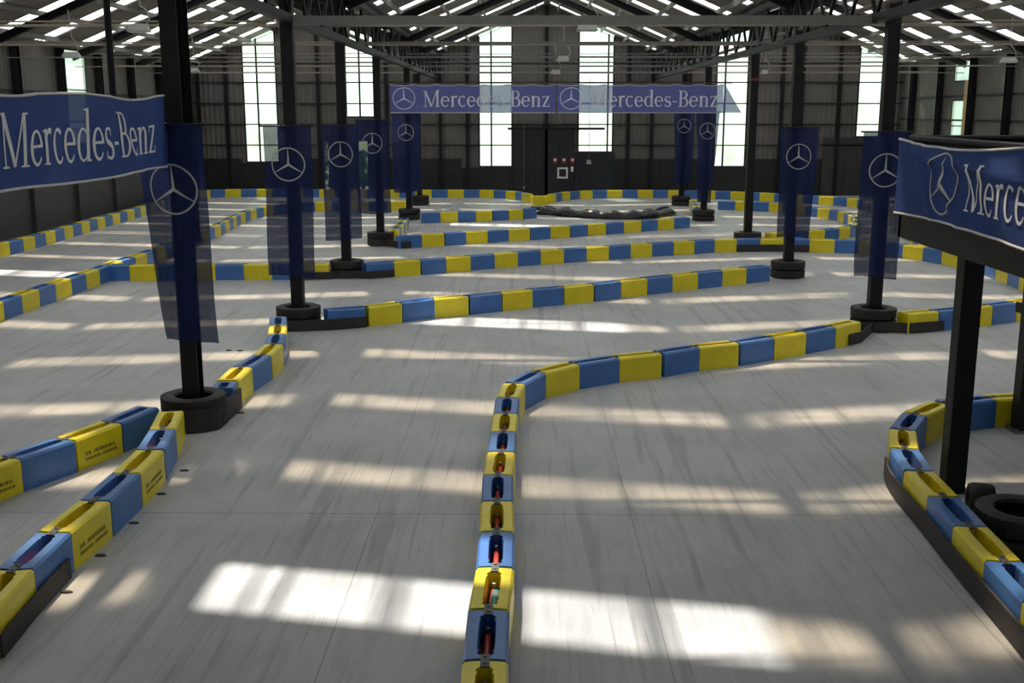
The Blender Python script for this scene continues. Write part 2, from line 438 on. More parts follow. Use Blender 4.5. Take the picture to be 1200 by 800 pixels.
# roof: sheets between the roof-light strips ------------------------------
SP, SW, SWC = 2.5, .74, .74
Y0S = 9.80                                # one strip starts here
strips = []
y = Y0S - SP
while y < YF - .8:
    if y > YN: strips.append(y)
    y += SP
slopes = list(zip(ROOF, ROOF[1:]))
clear = {(2, 0), (2, 4), (2, 10), (0, 6)}
ns = 0
for si, ((xa, za), (xb, zb)) in enumerate(slopes):
    mb = MB(); y = YN
    def slab(mb, y0, y1, x0=0.0, x1=1.0, lift=0.0):
        A = (xa + (xb - xa) * x0, za + (zb - za) * x0 + lift); B = (xa + (xb - xa) * x1, za + (zb - za) * x1 + lift)
        t = .04
        vs = [(A[0], y0, A[1]), (B[0], y0, B[1]), (B[0], y1, B[1]), (A[0], y1, A[1])]
        vs += [(p[0], p[1], p[2] + t) for p in vs]
        mb.add(vs, [(0, 3, 2, 1), (4, 5, 6, 7), (0, 1, 5, 4), (1, 2, 6, 5), (2, 3, 7, 6), (3, 0, 4, 7)])
    lo, hi, hc = .03, .97, .84            # clear sheets stop short of the ridge, a dirty one follows
    for ys in strips:                     # ys = centre of the strip
        idx = round((ys - Y0S) / SP); cl = (si, idx) in clear
        wd = SWC if cl else SW
        slab(mb, y, ys - wd / 2); y = ys + wd / 2
        a0, a1 = (lo, hi) if zb > za else (1 - hi, 1 - lo)
        slab(mb, ys - wd / 2, ys + wd / 2, 0, a0); slab(mb, ys - wd / 2, ys + wd / 2, a1, 1)
        parts = [(a0, a1, M['sky'])]
        if cl: parts = [(lo, hc, M['skyclear']), (hc, hi, M['sky'])]
        for (b0, b1, mm) in parts:
            xm0, xm1 = xa + (xb - xa) * b0, xa + (xb - xa) * b1; zm0, zm1 = za + (zb - za) * b0, za + (zb - za) * b1
            p = MB(); p.grid(lambda u, v: (xm0 + (xm1 - xm0) * v, (wd - .006) * (u - .5), zm0 + (zm1 - zm0) * v + .02 + .012 * math.cos(u * 6 * PI)), linspace(0, 1, 25), [0, 1])
            WN += 1
            pn = struct(p.build('window_%d' % WN, mm, smooth=True, fixn=False, loc=(0, ys, 0)))
            if mm == M['skyclear']:
                for q in (.14, .36, .58, .80):
                    xq, zq = xm0 + (xm1 - xm0) * q, zm0 + (zm1 - zm0) * q
                    MB().box((xq - .035, -wd / 2, zq - .03), (xq + .035, wd / 2, zq + .005)).build('glazing_bar', M['tie'], pn)
    slab(mb, y, YF + .1)
    struct(mb.build('ceiling' if si == 0 else 'ceiling.%03d' % si, M['roof']))
# purlins under the sheets, one beam each
for si, ((xa, za), (xb, zb)) in enumerate(slopes):
    n_ = 5
    for k in range(n_):
        t = (k + .5) / n_; x = xa + (xb - xa) * t; z = za + (zb - za) * t - .085
        trim(MB().box((x - .016, YN, z - .065), (x + .016, YF, z + .065)), M['tie'])
# rafters on each column line
cols_y = [YC0 + STEP * k for k in range(-2, 6)]
for y in cols_y:
    for (xa, za), (xb, zb) in slopes:
        trim(MB().ibeam((xa, y, za - .26), (xb, y, zb - .26), .12, .18), M['black'])
# tie beams and rods across the naves
for k, y in enumerate(cols_y[1:]):
    hh = .06 if k == 2 else .022
    trim(MB().box((CLX, y - hh, 4.5 - hh), (CRX, y + hh, 4.5 + hh)), M['tie'])
    for X0, X1 in ((XL, CLX), (CRX, XR)):
        for z in (4.5, 4.86):
            trim(MB().tube([(X0, y + .15, z), (X1, y + .15, z)], .014, 6), M['paleRod'])
    for z in (4.85,):
        trim(MB().tube([(CLX, y + .12, z), (CRX, y + .12, z)], .014, 6), M['tie'])
    ym = y + STEP / 2
    if ym < YF - 1:
        for X0, X1 in ((XL, CLX), (CLX, CRX), (CRX, XR)):
            trim(MB().tube([(X0, ym, 4.62), (X1, ym, 4.62)], .016, 6), M['paleRod'])
# lattice girders under the two valleys
for X in (CLX, CRX):
    mb = MB()
    mb.box((X - .10, YN, 5.28), (X + .10, YF, 5.40)); mb.box((X - .07, YN, 4.46), (X + .07, YF, 4.58))
    y = cols_y[0]
    while y < YF - 1.3:
        mb.bar((X, y, 4.55), (X, y + .66, 5.3), .05); mb.bar((X, y + .66, 5.3), (X, y + 1.325, 4.55), .05); y += 1.325
    trim(mb, M['black'])
    mb = MB(); mb.tube([(X + (.18 if X > 0 else -.18), YN, 4.75), (X + (.18 if X > 0 else -.18), YF, 4.75)], .04, 8)
    trim(mb, M['paleRod'])

# ------------------------------------------------------------------ columns
SIDE = {CLX: 'left', CRX: 'right'}
COLS = {}
stack_px = {('L', 0): (229, 497), ('L', 1): (352, 382), ('L', 2): (408.5, 322), ('L', 3): (449.5, 284), ('L', 4): (480, 257), ('L', 5): (492, 240),
            ('R', 0): (1197, 497), ('R', 1): (1021, 384), ('R', 2): (925, 326), ('R', 3): (868, 283), ('R', 4): (824, 258.5), ('R', 5): (798, 240.5)}
for (sd, k), (px, py) in stack_px.items():
    w = onz(px, py); X = w.x; Y = YC0 + STEP * k if k < 4 else w.y
    if (sd, k) == ('R', 0): w = onz(1198, 504); X, Y = w.x, w.y
    COLS[sd, k] = Vector((X, Y, 0))
    nm = 'left' if sd == 'L' else 'right'
    extra = ['behind the left banner', '', '', '', '', ''] if sd == 'L' else ['beside the raised platform', '', '', '', '', '']
    t = thing('steel_column', '%s dark steel column from the camera in the %s row%s' % (ORD[k + 1], nm, (', ' + extra[k]) if extra[k] else ''), 'column', (X, Y, 0), group='roof columns')
    mb = MB(); w2 = .092
    if (sd, k) == ('L', 0):
        mb.ibeam((0, 0, 0), (0, 0, 5.2), .17, .19, .02); mb.build('shaft', M['black'], t)
        mb = MB(); mb.box((-.125, .10, 1.9), (.135, .115, 5.2)); mb.build('backing_plate', M['black'], t)
    else:
        mb.box((-w2, -w2, 0), (w2, w2, 5.3)); mb.build('shaft', M['black'], t, bevel=.012)
    mb = MB(); mb.box((-.14, -.14, 0), (.14, .14, .02))
    for a in (-.11, .11):
        for b in (-.11, .11): mb.lathe([(0, .045), (.014, .045), (.014, .02)], 8, (a, b, 0))
    mb.build('base_plate', M['steel'], t)
    if (sd, k) == ('R', 0):
        mb = MB(); mb.box((-.13, -.13, 1.22), (.13, .13, 1.32)); mb.build('clamp', M['black'], t)
# red tie strap on the fourth right column
c = COLS['R', 3]
t = MB(); t.lathe([(.148, 0), (.148, .05), (.14, .05), (.14, 0)], 4, (0, 0, 0), closed=True)
o = t.build('tie_strap', M['redp'], None, loc=(c.x, c.y, 3.95), rz=PI / 4); tag(o, 'red strap tied high around the fourth column of the right row', 'strap')

# ------------------------------------------------------------------ tyres
R_T, W_T = .33, .168
def tyre_mesh():
    mb = MB(); hw = W_T / 2
    prof = [(.185, -hw * .55), (.20, -hw * .85), (.25, -hw), (.295, -hw * .96), (.322, -hw * .78), (.33, -hw * .5), (.33, hw * .5), (.322, hw * .78), (.295, hw * .96), (.25, hw), (.20, hw * .85), (.185, hw * .55), (.20, hw * .4), (.27, hw * .5), (.29, 0), (.27, -hw * .5), (.20, -hw * .4)]
    mb.lathe(prof, 48, closed=True)
    # tread grooves: shallow lugs
    me = mb
    for k in range(36):
        a = 2 * PI * k / 36; mt = Matrix.Rotation(a, 4, 'Z')
        mb.box((R_T - .004, -.017, -hw * .8), (R_T + .004, .013, -hw * .12), mt)
        mb.box((R_T - .004, -.003, hw * .12), (R_T + .004, .027, hw * .8), mt)
    return mb
tyre0 = tyre_mesh().build('tyre', M['rubber'], None, smooth=True)
used = [False]
def tyre(loc, rot=(0, 0, 0), label='', group=None, scale=1.0):
    if not used[0]: o = tyre0; used[0] = True
    else: o = tyre0.copy(); COL.objects.link(o)
    o.location = loc; o.rotation_euler = rot; o.scale = (scale,) * 3
    return tag(o, label, 'tyre', group)
for (sd, k), c in COLS.items():
    if (sd, k) == ('R', 0): continue
    nm = 'left' if sd == 'L' else 'right'
    for j in range(2):
        tyre((c.x, c.y, W_T / 2 + .002 + j * (W_T + .002)), (0, 0, random.random()),
             '%s black tyre around the foot of the %s %s-row column' % (('lower', 'upper')[j], ORD[k + 1], nm), 'tyres stacked around the columns')
# loose tyres under the platform
w = onz(1188, 595, .336)
tyre((w.x + .05, w.y, W_T / 2), (0, 0, .3), 'bottom tyre of the loose pile behind the right-hand barrier curve', 'loose tyre pile')
tyre((w.x + .07, w.y + .02, W_T * 1.5 + .003), (0, 0, 1.1), 'flat tyre on top of the loose pile behind the right-hand barrier curve', 'loose tyre pile')
def kart_tyre():
    mb = MB(); mb.lathe([(.068, -.08), (.075, -.098), (.10, -.102), (.125, -.095), (.138, -.07), (.14, -.03), (.14, .03), (.138, .07), (.125, .095), (.10, .102), (.075, .098), (.068, .08), (.075, .06), (.115, .05), (.12, 0), (.115, -.05), (.075, -.06)], 36, closed=True); return mb
w2_ = onz(1149, 586, .14)
o = kart_tyre().build('tyre', M['rubber'], None, smooth=True, loc=(w2_.x, w2_.y, .1405)); o.rotation_euler = (PI / 2, 0, 1.35)
tag(o, 'small slick tyre standing on edge behind the loose tyre pile', 'tyre', 'loose tyre pile')

# ------------------------------------------------------------------ barrier blocks
BL, BW, BH = .6, .25, .30
def block_body():
    mb = MB(); hw = BW / 2
    def bow(y): return .016 * (1 - (y / hw) ** 2)
    # outer top outline counter-clockwise with bowed ends, and slot outline
    nE = 7; nS = 19
    ys = linspace(-hw + .018, hw - .018, nE)
    def outline(ins, z):
        pts = []
        yy = linspace(-hw + ins, hw - ins, nE)
        for y in yy: pts.append((BL / 2 - ins * .6 + bow(y), y, z))
        xs = linspace(BL / 2 - ins * .6, -BL / 2 + ins * .6, nS)[1:-1]
        for x in xs: pts.append((x, hw - ins, z))
        for y in reversed(yy): pts.append((-BL / 2 + ins * .6 + bow(y), y, z))
        for x in reversed(xs): pts.append((x, -hw + ins, z))
        return pts
    top = outline(.016, BH); mid = outline(0, BH - .02); bot = outline(0, .0)
    n_ = len(top)
    sl_, sw_ = .248, .050
    def slot(z, sh=0.0):
        pts = []; r = sw_ - sh
        for i, (x, y, _) in enumerate(top):
            end = i < nE or nE + nS - 2 <= i < 2 * nE + nS - 2
            if end:
                yy = y / (hw - .016); px = math.copysign(sl_ - .018 * abs(yy) ** 3, x); py = yy * r * .8
            else:
                px = x / (BL / 2 - .01) * (sl_ - .012) * 1.02; py = math.copysign(r, y)
                if abs(abs(px) - .195) < .012: py *= .80       # moulded notch near each end
            pts.append((px, py, z))
        return pts
    s1 = slot(BH); s2 = slot(BH - .012, .003); s3 = slot(.03, .006)
    rings = [bot, mid, top, s1, s2, s3]
    vs = [p for r in rings for p in r]; fs = []
    for i in range(len(rings) - 1):
        for k in range(n_):
            fs.append((i * n_ + k, i * n_ + (k + 1) % n_, (i + 1) * n_ + (k + 1) % n_, (i + 1) * n_ + k))
    fs.append(tuple((len(rings) - 1) * n_ + k for k in range(n_))); fs.append(tuple(range(n_))[::-1])
    mb.add(vs, fs); return mb
def mk(name, mbx, m, smooth=False):
    me = mbx.mesh(name, m)
    bm = bmesh.new(); bm.from_mesh(me); bmesh.ops.recalc_face_normals(bm, faces=bm.faces); bm.to_mesh(me); bm.free()
    if smooth:
        me.polygons.foreach_set('use_smooth', [True] * len(me.polygons)); me.set_sharp_from_angle(angle=math.radians(35))
    return me
ME_B = {'y': mk('block_body', block_body(), M['yellow']), 'b': mk('block_body', block_body(), M['blue'])}
rod = MB(); rod.tube([(-.235, 0, .19), (.235, 0, .19)], .019, 10)
ME_R = mk('connecting_rod', rod, M['red'], True)
bolt = MB(); bolt.lathe([(0, .242), (.012, .24), (.015, .225), (.015, .208)], 8)
ME_T = mk('bolt', bolt, M['steel'])
ln = MB(); ln.box((-.238, -.043, .031), (.238, .043, .15)); ME_L = mk('slot_shade', ln, M['slot_black'])  # black box in the slot, standing in for the shade inside the hollow block
pl = MB(); pl.box((-.065, -.026, BH - .004), (.065, .026, BH + .006)); pl.lathe([(0, .013), (.010, .012), (.012, .006)], 8, (-.035, 0, BH)); pl.lathe([(0, .013), (.010, .012), (.012, .006)], 8, (.035, 0, BH))
ME_P = mk('link_plate', pl, M['plate'])
st = MB()
random.seed(3)
for r_, z in enumerate((.125, .075)):
    x = -.20
    while x < .2:
        wd = random.choice((.012, .02, .026))
        if random.random() > .14: st.box((x, -BW / 2 - .0015, z), (x + wd, -BW / 2 + .001, z + .030 - .006 * r_))
        x += wd + .010
for z in (.124, .074): st.box((-.2, -BW / 2 - .0012, z - .002), (.215, -BW / 2 + .001, z + .002))
st.box((-.202, -BW / 2 - .0012, .072), (-.199, -BW / 2 + .001, .126))
ME_S = mk('stencil_marks', st, M['stencil'])
ROWCOUNT = {}
def child(par, me, name):
    o = bpy.data.objects.new(name, me); COL.objects.link(o); o.parent = par; return o
def smooth_poly(pts, n=12):
    out = []
    for i in range(len(pts) - 1):
        p0 = pts[max(i - 1, 0)]; p1 = pts[i]; p2 = pts[i + 1]; p3 = pts[min(i + 2, len(pts) - 1)]
        for k in range(n):
            t = k / n
            out.append(.5 * ((2 * p1) + (-p0 + p2) * t + (2 * p0 - 5 * p1 + 4 * p2 - p3) * t * t + (-p0 + 3 * p1 - 3 * p2 + p3) * t ** 3))
    out.append(pts[-1]); return out
def resample(pts, n):
    L = [0]
    for a, b in zip(pts, pts[1:]): L.append(L[-1] + (b - a).length)
    out = []; j = 0
    for k in range(n + 1):
        d = L[-1] * k / n
        while j < len(L) - 2 and L[j + 1] < d: j += 1
        t = (d - L[j]) / max(1e-9, L[j + 1] - L[j]); out.append(pts[j] + (pts[j + 1] - pts[j]) * min(1, max(0, t)))
    return out, L[-1]
def place_blocks(J, first, desc, start, group, detail=True, stencil=(), skip=()):
    """J: joints on the floor; colours alternate"""
    cnt = {'y': 0, 'b': 0}; c = first
    for i, (p, q) in enumerate(zip(J, J[1:])):
        d = q - p; mid = (p + q) / 2; L = d.length
        def bend(a, b):
            return abs(math.atan2(a.x * b.y - a.y * b.x, a.dot(b)))
        cut = .006
        for nb in ((p - J[i - 1]) if i else None, (J[i + 2] - q) if i + 2 < len(J) else None):
            if nb is not None: cut += BW / 2 * math.tan(min(.6, bend(d, nb)) / 2)
        cnt[c] += 1
        if i not in skip:
            col = 'yellow' if c == 'y' else 'blue'
            lab = '%s %s block from %s %s' % (ORD[cnt[c]], col, start, desc)
            rzv = math.atan2(d.y, d.x)
            if detail:
                o = thing('barrier_block', lab, 'barrier block', (mid.x, mid.y, 0), rzv, group)
                b = child(o, ME_B[c], 'body')
                child(b, ME_L, 'slot_shade'); rd = child(o, ME_R, 'connecting_rod')
                for bx in (-.2, .2): child(rd, ME_T, 'bolt').location.x = bx
                if i + 2 < len(J):
                    lp = child(o, ME_P, 'link_plate'); lp.location.x = L / 2 / ((L - cut) / BL)
                if i in stencil:
                    s = child(b, ME_S, 'stencil_marks'); s['label'] = 'dark faded stencilled lettering'
                    if stencil[i] < 0: s.rotation_euler.z = PI
            else:
                o = bpy.data.objects.new('barrier_block', ME_B[c]); COL.objects.link(o)
                o.location = (mid.x, mid.y, 0); o.rotation_euler.z = rzv; tag(o, lab, 'barrier block', group)
            o.scale = ((L - cut) / BL, 1, 1)
        c = 'b' if c == 'y' else 'y'
def row(px, first, desc, start, n=None, edge=False, detail=True, stencil={}, skip=(), len_=BL):
    w = [onz(x, y, BH) for x, y in px]
    for v in w: v.z = 0
    w = smooth_poly(w)
    if edge:      # the traced line is the top edge facing the camera: move to the centre line
        o = []
        for i, p in enumerate(w):
            d = (w[min(i + 1, len(w) - 1)] - w[max(i - 1, 0)]).normalized(); nn = Vector((-d.y, d.x, 0))
            if nn.dot(p) < 0: nn = -nn
            o.append(p + nn * BW / 2)
        w = o
    if n is None:
        _, L = resample(w, 2); n = max(1, round(L / len_))
    J, L = resample(w, n)
    place_blocks(J, first, desc, start, 'barrier blocks ' + desc, detail, stencil, skip)
    return J
def joints(px): 
    r = [onz(x, y, BH) for x, y in px]
    for v in r: v.z = 0
    return r
# A central row
JA = row([(566, 848), (568, 782), (572, 720), (580, 667), (582, 625), (582.5, 587), (583.5, 557), (587, 532), (590, 505), (592.5, 485), (594.5, 467), (602, 449), (631, 434.5), (673, 424.7), (720, 417.5), (772, 412), (815, 405), (862, 400), (900, 394), (937, 388), (970, 382), (1000, 375.5)],
    'y', 'of the central foreground row', 'the near end', n=21)
JA2 = row([(1058, 366), (1075, 364.7), (1110, 362), (1141, 358.5), (1172, 355), (1200, 351), (1232, 346)], 'y', 'right of the second right-row column', 'the column')
# P right foreground curve
row([(1222, 461.5), (1165, 464.5), (1110, 469.5), (1076, 481.7), (1059, 499), (1059.5, 523), (1074, 547), (1105, 580), (1136, 614), (1178, 658), (1224, 706), (1275, 762)],
    'y', 'of the right foreground curve', 'the far right end')
# B near left row, C behind it, B2 past the tyres
row([(200, 481), (188, 506), (171.5, 531), (141, 559), (103, 592), (54, 630), (12, 671), (-32, 718)], 'y', 'of the near left row', 'the tyre stack end', n=7, stencil={2: -1, 4: -1})
row([(174, 475.5), (125, 496), (67, 517), (7, 537), (-58, 560)], 'b', 'of the short row at the left edge', 'the free end', n=4, stencil={1: -1, 3: -1})
row([(259.5, 454.5), (265, 447)], 'b', 'squeezed against the nearest left tyre stack', 'the near end', n=1)
row([(266, 445.5), (283, 430), (305, 417), (320, 404), (324, 394), (325.5, 383), (326, 371)], 'y', 'of the left curve between tyre stacks', 'the near end')
# D lateral row three
JD = row([(383, 364), (425, 361), (466.7, 356), (506.7, 351), (545, 348), (585, 344), (621.7, 340), (657.7, 337), (694, 333.7), (727.7, 329.7), (761.7, 326), (791.7, 322.6), (821.7, 319.6), (851.7, 316.5), (877, 314), (903, 311.5)],
    'b', 'of the third cross row', 'the left end', edge=True, n=15)
# E
JE1 = row([(118, 311), (158, 311), (195, 311), (233, 310.5), (270, 310.3), (306, 310), (342, 310), (385, 309.5)], 'b', 'left of the third left tyre stack', 'the left end', edge=True, n=8)
JE2 = row([(429, 309), (460, 307), (493, 304.8), (524, 302.3), (555.7, 299.8), (584, 297.6), (613, 295.3), (641.7, 293.3), (669, 291.5), (696.7, 289.7), (725.7, 287.8), (753, 286), (779, 284.5), (805, 283), (831, 281.3), (853, 280.5), (885, 280), (914, 280), (943, 280.5), (974, 281), (1004, 282), (1036, 284.5), (1067, 288), (1095, 292), (1121, 296.5), (1137, 300), (1150, 304), (1162, 308), (1179, 314), (1195, 320), (1212, 327), (1235, 337)],
    'b', 'of the longest cross row', 'the left end', edge=True, len_=.585)
# F diagonal
row([(-20, 361), (4, 353), (45, 339), (84, 326), (114, 316), (144, 305), (166, 298.5), (200, 286), (245, 268), (258, 263), (268, 258), (281, 251), (295, 246), (312, 242), (340, 239), (368, 237), (420, 236.3), (475, 236)],
    'y', 'of the left diagonal row', 'the near end', edge=True, detail=False)
# G along the left wall and the left half of the far wall
row([(-25, 291), (1, 285.5), (30, 279), (57, 272), (82, 265), (104, 259), (124, 253.5), (144, 248.3), (161, 244), (185, 236.5), (205, 230), (225, 225.2), (244, 222.7), (291, 221.7), (360, 222), (430, 222.5), (517, 222.5), (571, 222.7), (602, 224.5), (617, 227.3)],
    'b', 'along the left and far walls', 'the near end', edge=True, detail=False, len_=.62)
row([(648, 228.3), (657, 226), (686, 223.5), (740, 222.8), (777, 222.8), (815, 223.5), (854, 224.3), (892, 226), (916, 227.3), (960, 229.8), (1002, 233), (1020, 238), (1037, 247), (1055, 262), (1075, 274), (1097, 285)],
    'y', 'along the far right wall', 'the pinch point', edge=True, detail=False)
# K/J hairpin
row([(842, 235), (874, 236), (915, 238), (954, 242.6), (977, 245.5), (993, 249), (1003, 254), (1003, 260), (992, 265), (961, 269), (930, 271), (900, 273)], 'b', 'of the far right hairpin', 'the farther end', detail=False)
# L
JL = row([(468, 277), (493.7, 275.3), (521.7, 273.7), (546.7, 272), (573, 270.5), (596.7, 269), (621.7, 267.7), (645, 266.3), (668.7, 264.8), (690.5, 263), (713, 261.5), (734.5, 260), (756, 258.5), (776, 257), (809, 254.6)],
    'b', 'right of the fourth left tyre stack', 'the left end', edge=True, detail=False, n=15)
row([(495, 249.6), (518, 249), (542.5, 248.3), (565, 247.6), (587, 246.7), (605, 245.7), (622, 244.5), (629, 244)], 'b', 'right of the fifth left tyre stack', 'the left end', edge=True, detail=False, n=7)
row([(460, 270.5), (474, 255.5)], 'y', 'between the fourth and fifth left stacks', 'the near end', detail=False)
row([(812, 234), (818, 244)], 'y', 'between the fifth and sixth right stacks', 'the far end', detail=False)

# ------------------------------------------------------------------ rubber belts
def belt(path, z0, z1, label, t=.02, name='rubber_belt'):
    mb = MB(); n_ = len(path)
    nr = []
    for i in range(n_):
        d = (path[min(i + 1, n_ - 1)] - path[max(i - 1, 0)]).normalized(); nr.append(Vector((-d.y, d.x, 0)))
    vs = []; fs = []
    for i, p in enumerate(path):
        a = p - nr[i] * t / 2; b = p + nr[i] * t / 2
        vs += [(a.x, a.y, z0), (b.x, b.y, z0), (b.x, b.y, z1), (a.x, a.y, z1)]
    for i in range(n_ - 1):
        for k in range(4): fs.append((i * 4 + k, i * 4 + (k + 1) % 4, i * 4 + 4 + (k + 1) % 4, i * 4 + 4 + k))
    fs += [(0, 1, 2, 3), tuple((n_ - 1) * 4 + k for k in (3, 2, 1, 0))]
    mb.add(vs, fs); o = mb.build(name, M['belt'], smooth=True)
    return tag(o, label, 'belt', 'rubber belts strapped along the barriers')
def gpath(px, z=0.0, n=8):
    w = [onz(x, y, z) for x, y in px]
    for v in w: v.z = 0
    return smooth_poly(w, n)
def wrap(c, r, p0, p1, a0, a1, n=14):
    """straight run from p0, round the stack from angle a0 to a1, straight to p1"""
    arc = [Vector((c.x + r * math.cos(a), c.y + r * math.sin(a), 0)) for a in linspace(a0, a1, n)]
    pre = [Vector((p0[0], p0[1], 0)) + (arc[0] - Vector((p0[0], p0[1], 0))) * t for t in linspace(0, 1, 5)[:-1]] if p0 else []
    post = [arc[-1] + (Vector((p1[0], p1[1], 0)) - arc[-1]) * t for t in linspace(0, 1, 5)[1:]] if p1 else []
    return pre + arc + post

# offsets of block rows: helper giving a path parallel to joints on the camera-facing side
def along(J, off):
    out = []
    for i, p in enumerate(J):
        d = (J[min(i + 1, len(J) - 1)] - J[max(i - 1, 0)]).normalized(); nn = Vector((-d.y, d.x, 0))
        if nn.dot(p) > 0: nn = -nn
        out.append(p + nn * off)
    return out
RB = R_T + .02
c = COLS['L', 0]
e = onz(277, 474, 0.05)
belt(wrap(c, RB, None, (e.x + .05, e.y + .02), -2.0, -.55), .01, .24, 'dark belt wrapped round the nearest left tyre stack')
c = COLS['L', 1]; P = along(JD[:3], BW / 2 + .022)
belt(wrap(c, RB, None, None, -2.4, -1.15) + P[0:1] + [P[0] + (P[1] - P[0]) * t for t in (.5, .95)], .01, .17, 'dark belt wrapped round the second left tyre stack and first blue block')
c = COLS['L', 2]; P = along(JE2[:3], BW / 2 + .022); Q = along(JE1[-3:], BW / 2 + .022)
belt([Q[1] + (Q[2] - Q[1]) * t for t in (-.4, .3, 1.0)] + wrap(c, RB, None, None, -1.95, -1.2) + [P[0] + (P[1] - P[0]) * t for t in (.1, .5, 1.0)], .01, .15, 'dark belt wrapped round the third left tyre stack and the blocks beside it')
c = COLS['L', 3]; P = along(JL[:3], BW / 2 + .022)
belt(wrap(c, RB, None, None, -2.2, -1.15) + [P[0] + (P[1] - P[0]) * t for t in (.1, .5)], .01, .17, 'dark belt wrapped round the fourth left tyre stack')
c = COLS['R', 1]; P = along(JA[-3:], BW / 2 + .022)
P2 = along(JA2[:3], BW / 2 + .022)
belt([P[1] + (P[2] - P[1]) * t for t in (.5, 1.0)] + wrap(c, RB, None, None, -1.9, -1.2) + [P2[0] + (P2[1] - P2[0]) * t for t in (.15, .6, 1.15)], .01, .16, 'dark belt wrapped round the second right tyre stack')
k0 = min(range(len(JE2)), key=lambda i: (JE2[i] - (COLS['R', 3] + Vector((-.65, 0, 0)))).length)
P = along(JE2[k0:k0 + 4], BW / 2 + .025)
belt(smooth_poly(P, 4), .01, .17, 'dark belt on the blue blocks in front of the fourth right tyre stack')
def outer(px, off):
    """path parallel to a traced block row, away from its inside"""
    w = [onz(x, y, BH) for x, y in px]
    for v in w: v.z = 0
    w = smooth_poly(w, 10); out = []
    for i, p in enumerate(w):
        d = (w[min(i + 1, len(w) - 1)] - w[max(i - 1, 0)]).normalized(); out.append(p + Vector((-d.y, d.x, 0)) * off)
    return out
belt(outer([(1059.6, 521), (1063, 532), (1074, 547), (1105, 580), (1136, 614), (1178, 658), (1224, 706), (1275, 762)], -(BW / 2 + .022)), .01, .175, 'long dark belt on the outer side of the right foreground curve')
belt(outer([(54, 630), (12, 671), (-32, 718)], (BW / 2 + .02)), .005, .15, 'dark belt along the camera end of the near left row')

# black rubber-covered mound at the pinch point
pp = [(632, 250.5), (652, 252), (680, 254.5), (705, 256), (730, 256.5), (752, 256), (770, 254), (786, 250.5)]
pts = smooth_poly([onz(x, y, .0) for x, y in pp], 6)
mb = MB(); n_ = 12; vs = []; fs = []
random.seed(11)
for i, p in enumerate(pts):
    d = (pts[min(i + 1, len(pts) - 1)] - pts[max(i - 1, 0)]).normalized(); nn = Vector((-d.y, d.x, 0))
    sag = 1 - .16 * math.cos(i * PI / 3) + random.uniform(-.05, .05)
    ends = min(1, .35 + .65 * min(i, len(pts) - 1 - i) / 3)
    for k in range(n_):
        a = PI * k / (n_ - 1)
        q = p + nn * math.cos(a) * .26 * sag; vs.append((q.x, q.y, .005 + (math.sin(a) ** .7) * .24 * sag * ends))
for i in range(len(pts) - 1):
    for k in range(n_ - 1): fs.append((i * n_ + k, i * n_ + k + 1, i * n_ + n_ + k + 1, i * n_ + n_ + k))
fs += [tuple(range(n_)), tuple((len(pts) - 1) * n_ + k for k in range(n_))[::-1]]
for i in range(len(pts) - 1): fs.append((i * n_, i * n_ + n_, i * n_ + n_ + n_ - 1, i * n_ + n_ - 1))
mb.add(vs, fs); tag(mb.build('rubber_cover', M['black2'], smooth=True), 'long low black rubber cover on the far track by the pinch point', 'rubber cover')
w = onz(633, 246); o = MB().box((-.33, -.12, 0), (.33, .12, .12)).build('kerb_base', M['rubber'], loc=w, bevel=.02)
tag(o, 'small black rubber base under the yellow blocks at the pinch point', 'base')
for dx, lb in ((-5, 'left'), (4.5, 'right')):
    w = onz(632 + dx, 240, 0)
    o = bpy.data.objects.new('barrier_block', ME_B['y']); COL.objects.link(o); o.location = (w.x, w.y + .15, 0); o.rotation_euler.z = PI / 2 + (.12 if dx < 0 else -.12)
    tag(o, '%s one of two yellow blocks set end-on at the pinch point' % lb, 'barrier block', 'end-on blocks at the pinch point')

# ------------------------------------------------------------------ lettering
def arcpts(cx, cy, rx, ry, a0, a1, n=14):
    return [(cx + rx * math.cos(math.radians(a)), cy + ry * math.sin(math.radians(a))) for a in linspace(a0, a1, n)]
def ribbon(out, pts, ws):
    if not isinstance(ws, (list, tuple)): ws = [ws] * len(pts)
    if len(ws) != len(pts):
        ws = [ws[min(len(ws) - 1, int(i / (len(pts) - 1) * (len(ws) - 1)))] + (ws[min(len(ws) - 1, int(i / (len(pts) - 1) * (len(ws) - 1)) + 1)] - ws[min(len(ws) - 1, int(i / (len(pts) - 1) * (len(ws) - 1)))]) * ((i / (len(pts) - 1) * (len(ws) - 1)) % 1) for i in range(len(pts))]
    L = []; R = []
    for i, p in enumerate(pts):
        a = pts[max(i - 1, 0)]; b = pts[min(i + 1, len(pts) - 1)]
        dx, dy = b[0] - a[0], b[1] - a[1]; l = math.hypot(dx, dy) or 1
        nx, ny = -dy / l * ws[i] / 2, dx / l * ws[i] / 2
        L.append((p[0] + nx, p[1] + ny)); R.append((p[0] - nx, p[1] - ny))
    for i in range(len(pts) - 1): out.append([R[i], R[i + 1], L[i + 1], L[i]])
def lerp_pts(p, q, n): return [(p[0] + (q[0] - p[0]) * t, p[1] + (q[1] - p[1]) * t) for t in linspace(0, 1, n)]
def rect(out, x0, y0, x1, y1):
    nx = max(1, int((x1 - x0) / .12)); ny = max(1, int((y1 - y0) / .12))
    for i in range(nx):
        for j in range(ny):
            a, b = x0 + (x1 - x0) * i / nx, x0 + (x1 - x0) * (i + 1) / nx; c_, d_ = y0 + (y1 - y0) * j / ny, y0 + (y1 - y0) * (j + 1) / ny
            out.append([(a, c_), (b, c_), (b, d_), (a, d_)])
TK, TH, SF = .125, .05, .035      # thick, thin, serif
XH = .66
